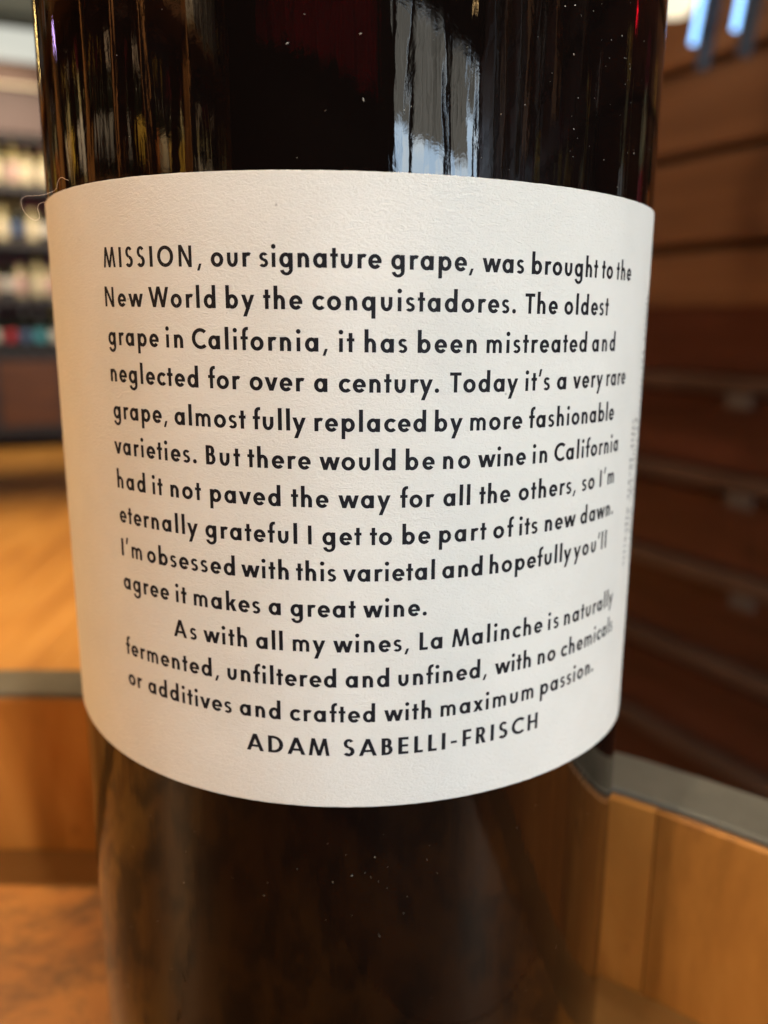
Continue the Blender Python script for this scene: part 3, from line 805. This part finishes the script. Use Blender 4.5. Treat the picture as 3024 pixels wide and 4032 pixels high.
# red neon and violet leds that show as thin streaks in the glass
o = empty('neon_strip', (1.05, 0.44, 0.355)); tag(o, 'thin red neon strip mirrored at the upper right of the bottle', 'neon light')
lathe('tube', [(0, 0), (.0045, .002), (.0045, .26), (0, .262)], M['neon'], o, 10, caps=False)
box('holder', (.012, .006, .13), (.010, .010, .29), M['black'], o)
for i, (x, y, z, h) in enumerate(((-1.50, .90, .60, .16), (-1.55, 1.02, .50, .06))):
    o = empty('led_strip', (x, y, z)); tag(o, ('longer' if i == 0 else 'shorter') + ' violet light strip mirrored at the upper left of the bottle', 'lamp')
    lathe('tube', [(0, 0), (.004, .002), (.004, h), (0, h + .002)], M['violet'], o, 8, caps=False)
    box('holder', (-.010, .0, h / 2), (.008, .010, h + .02), M['black'], o)

o = empty('amber_strip', (-1.55, 2.3, .66)); tag(o, 'short amber light strip mirrored at the extreme left edge of the bottle', 'lamp')
lathe('tube', [(0, 0), (.007, .002), (.007, .22), (0, .222)], M['amber'], o, 8, caps=False)
box('holder', (-.014, .0, .11), (.010, .010, .25), M['black'], o)

# side shelving on the left, seen only as warm streaks in the glass
side = empty('side_shelving', (-1.95, 0, FZ))
tag(side, 'orange pine bottle shelving to the left, mirrored as warm streaks in the dark glass', 'shelving')
for z in (-.55, -.12, .29, .74, 1.18): box('shelf', (-.15, 0.5, z - FZ - .012), (0.30, 5.4, 0.024), M['stave'], side, .002)
for y in (-2.2, -1.35, -.62, -.12, .42, 1.4, 2.1, 3.2): box('post', (-.15, y, 1.12), (0.32, 0.045, 2.24), M['orange_wood'], side, .003)
box('back_panel', (-.33, 0.5, 1.12), (0.02, 5.45, 2.24), M['rack'], side)
rng = random.Random(17); i = 0
y = -2.08
seq = ['grey', 'yellow', 'grey', 'white', 'orange', 'grey', 'gold', 'grey', 'white', 'yellow', 'grey', 'cream']
for zi, z in enumerate((.29, .74)):
    y = -2.08; kk = -1
    while y < 3.1:
        if all(abs(y - q) > .075 for q in (-2.2, -1.35, -.62, -.12, .42, 1.4, 2.1, 3.2)) and rng.random() < .72:
            cl = seq[(i * 5 + zi) % len(seq)]; i += 1; kk += 1
            shelf_bottle(('dglass' if rng.random() < .7 else 'pglass', cl, rng.choice(['foil', 'foil_gold', 'foil_red'])), (-2.03 + rng.uniform(-.02, .02), y, z - .0005),
                         '%s labelled bottle, %s from the window end on the %s pine shelf' % (COLN[cl], nth(kk), ['eye level', 'upper'][zi]), 'bottles on the pine shelving, %s shelf' % ['eye level', 'upper'][zi])
        y += 0.098

# a narrow wall shelf on the partition, its bottles mirrored as pale streaks at the right of the glass
ws = empty('wall_shelf', onrack(0, 0, 0.03), ra)
tag(ws, 'narrow shelf fixed to the partition, mirrored low at the right of the glass', 'shelf')
box('board', (-1.15, 0.075, -.012), (3.5, 0.15, 0.024), M['rack'], ws, .003)
for s in (-2.7, -1.15, .4): box('bracket', (s, 0.07, -.064), (0.02, 0.12, 0.08), M['black'], ws)
rng = random.Random(4); kk = -1
for i in range(30):
    s = -2.8 + i * 0.115 + rng.uniform(-.02, .02)
    if rng.random() < .42: continue
    kk += 1
    cl = ['grey', 'cream', 'white', 'orange', 'red', 'blue', 'gold'][(i * 3) % 7]
    shelf_bottle(('pglass' if rng.random() < .35 else 'dglass', cl, rng.choice(['foil', 'foil_gold', 'foil_red'])), onrack(s, -.075, .03 - .0005),
                 '%s labelled bottle, %s from the window end on the narrow partition shelf' % (COLN[cl], nth(kk)), 'bottles on the partition shelf')

# can housings added around the fill spots
lh = None
names = ['rear left', 'rear right', 'far left', 'near left', 'farthest', 'near right', 'shelf side', 'cloth side', 'behind left', 'behind right', 'behind middle', 'partition side']
for i_, (l_, t_, c_, p_, a_, r_) in enumerate(FILL_SPOTS):
    o = empty('added_can_lamp', l_); tag(o, 'added black can lamp hung around a fill spot, the %s one of twelve' % names[i_], 'lamp', 'added can lamps')
    q_ = (Vector(t_) - Vector(l_)).to_track_quat('-Z', 'Y').to_matrix()
    V, F = lathe_geo([(.07, 0), (.072, 0), (.072, .12), (.02, .15), (.0, .15), (.068, .118), (.07, 0)], 24)
    V = [tuple(q_ @ Vector(v)) for v in V]
    mesh('can', V, F, M['black'], o, True, 40)
    V, F = lathe_geo([(0, .03), (.03, .04), (.035, .06), (.02, .09)], 16)
    mesh('bulb', [tuple(q_ @ Vector(v)) for v in V], F, M['bulb'], o, True)
    V, F = lathe_geo([(.006, .11), (.006, CZ - l_[2])], 8)
    mesh('rod', V, F, M['black'], o, True)
for i_, (x, y, z) in enumerate(((1.15, -2.75, 1.06), (2.10, -2.6, 1.10), (2.25, -2.65, 1.16))):
    o = empty('hanging_bulb', (x, y, z)); tag(o, 'small amber bulb, %s of three hanging before the window head' % ['left', 'middle', 'right'][i_], 'lamp', 'amber bulbs at the window')
    lathe('bulb', [(0, -.035), (.016, -.028), (.02, -.012), (.010, .006)], M['bulb'], o, 14)
    lathe('cord', [(.011, .004), (.011, .03), (.002, .034), (.002, CZ - z)], M['black'], o, 8)
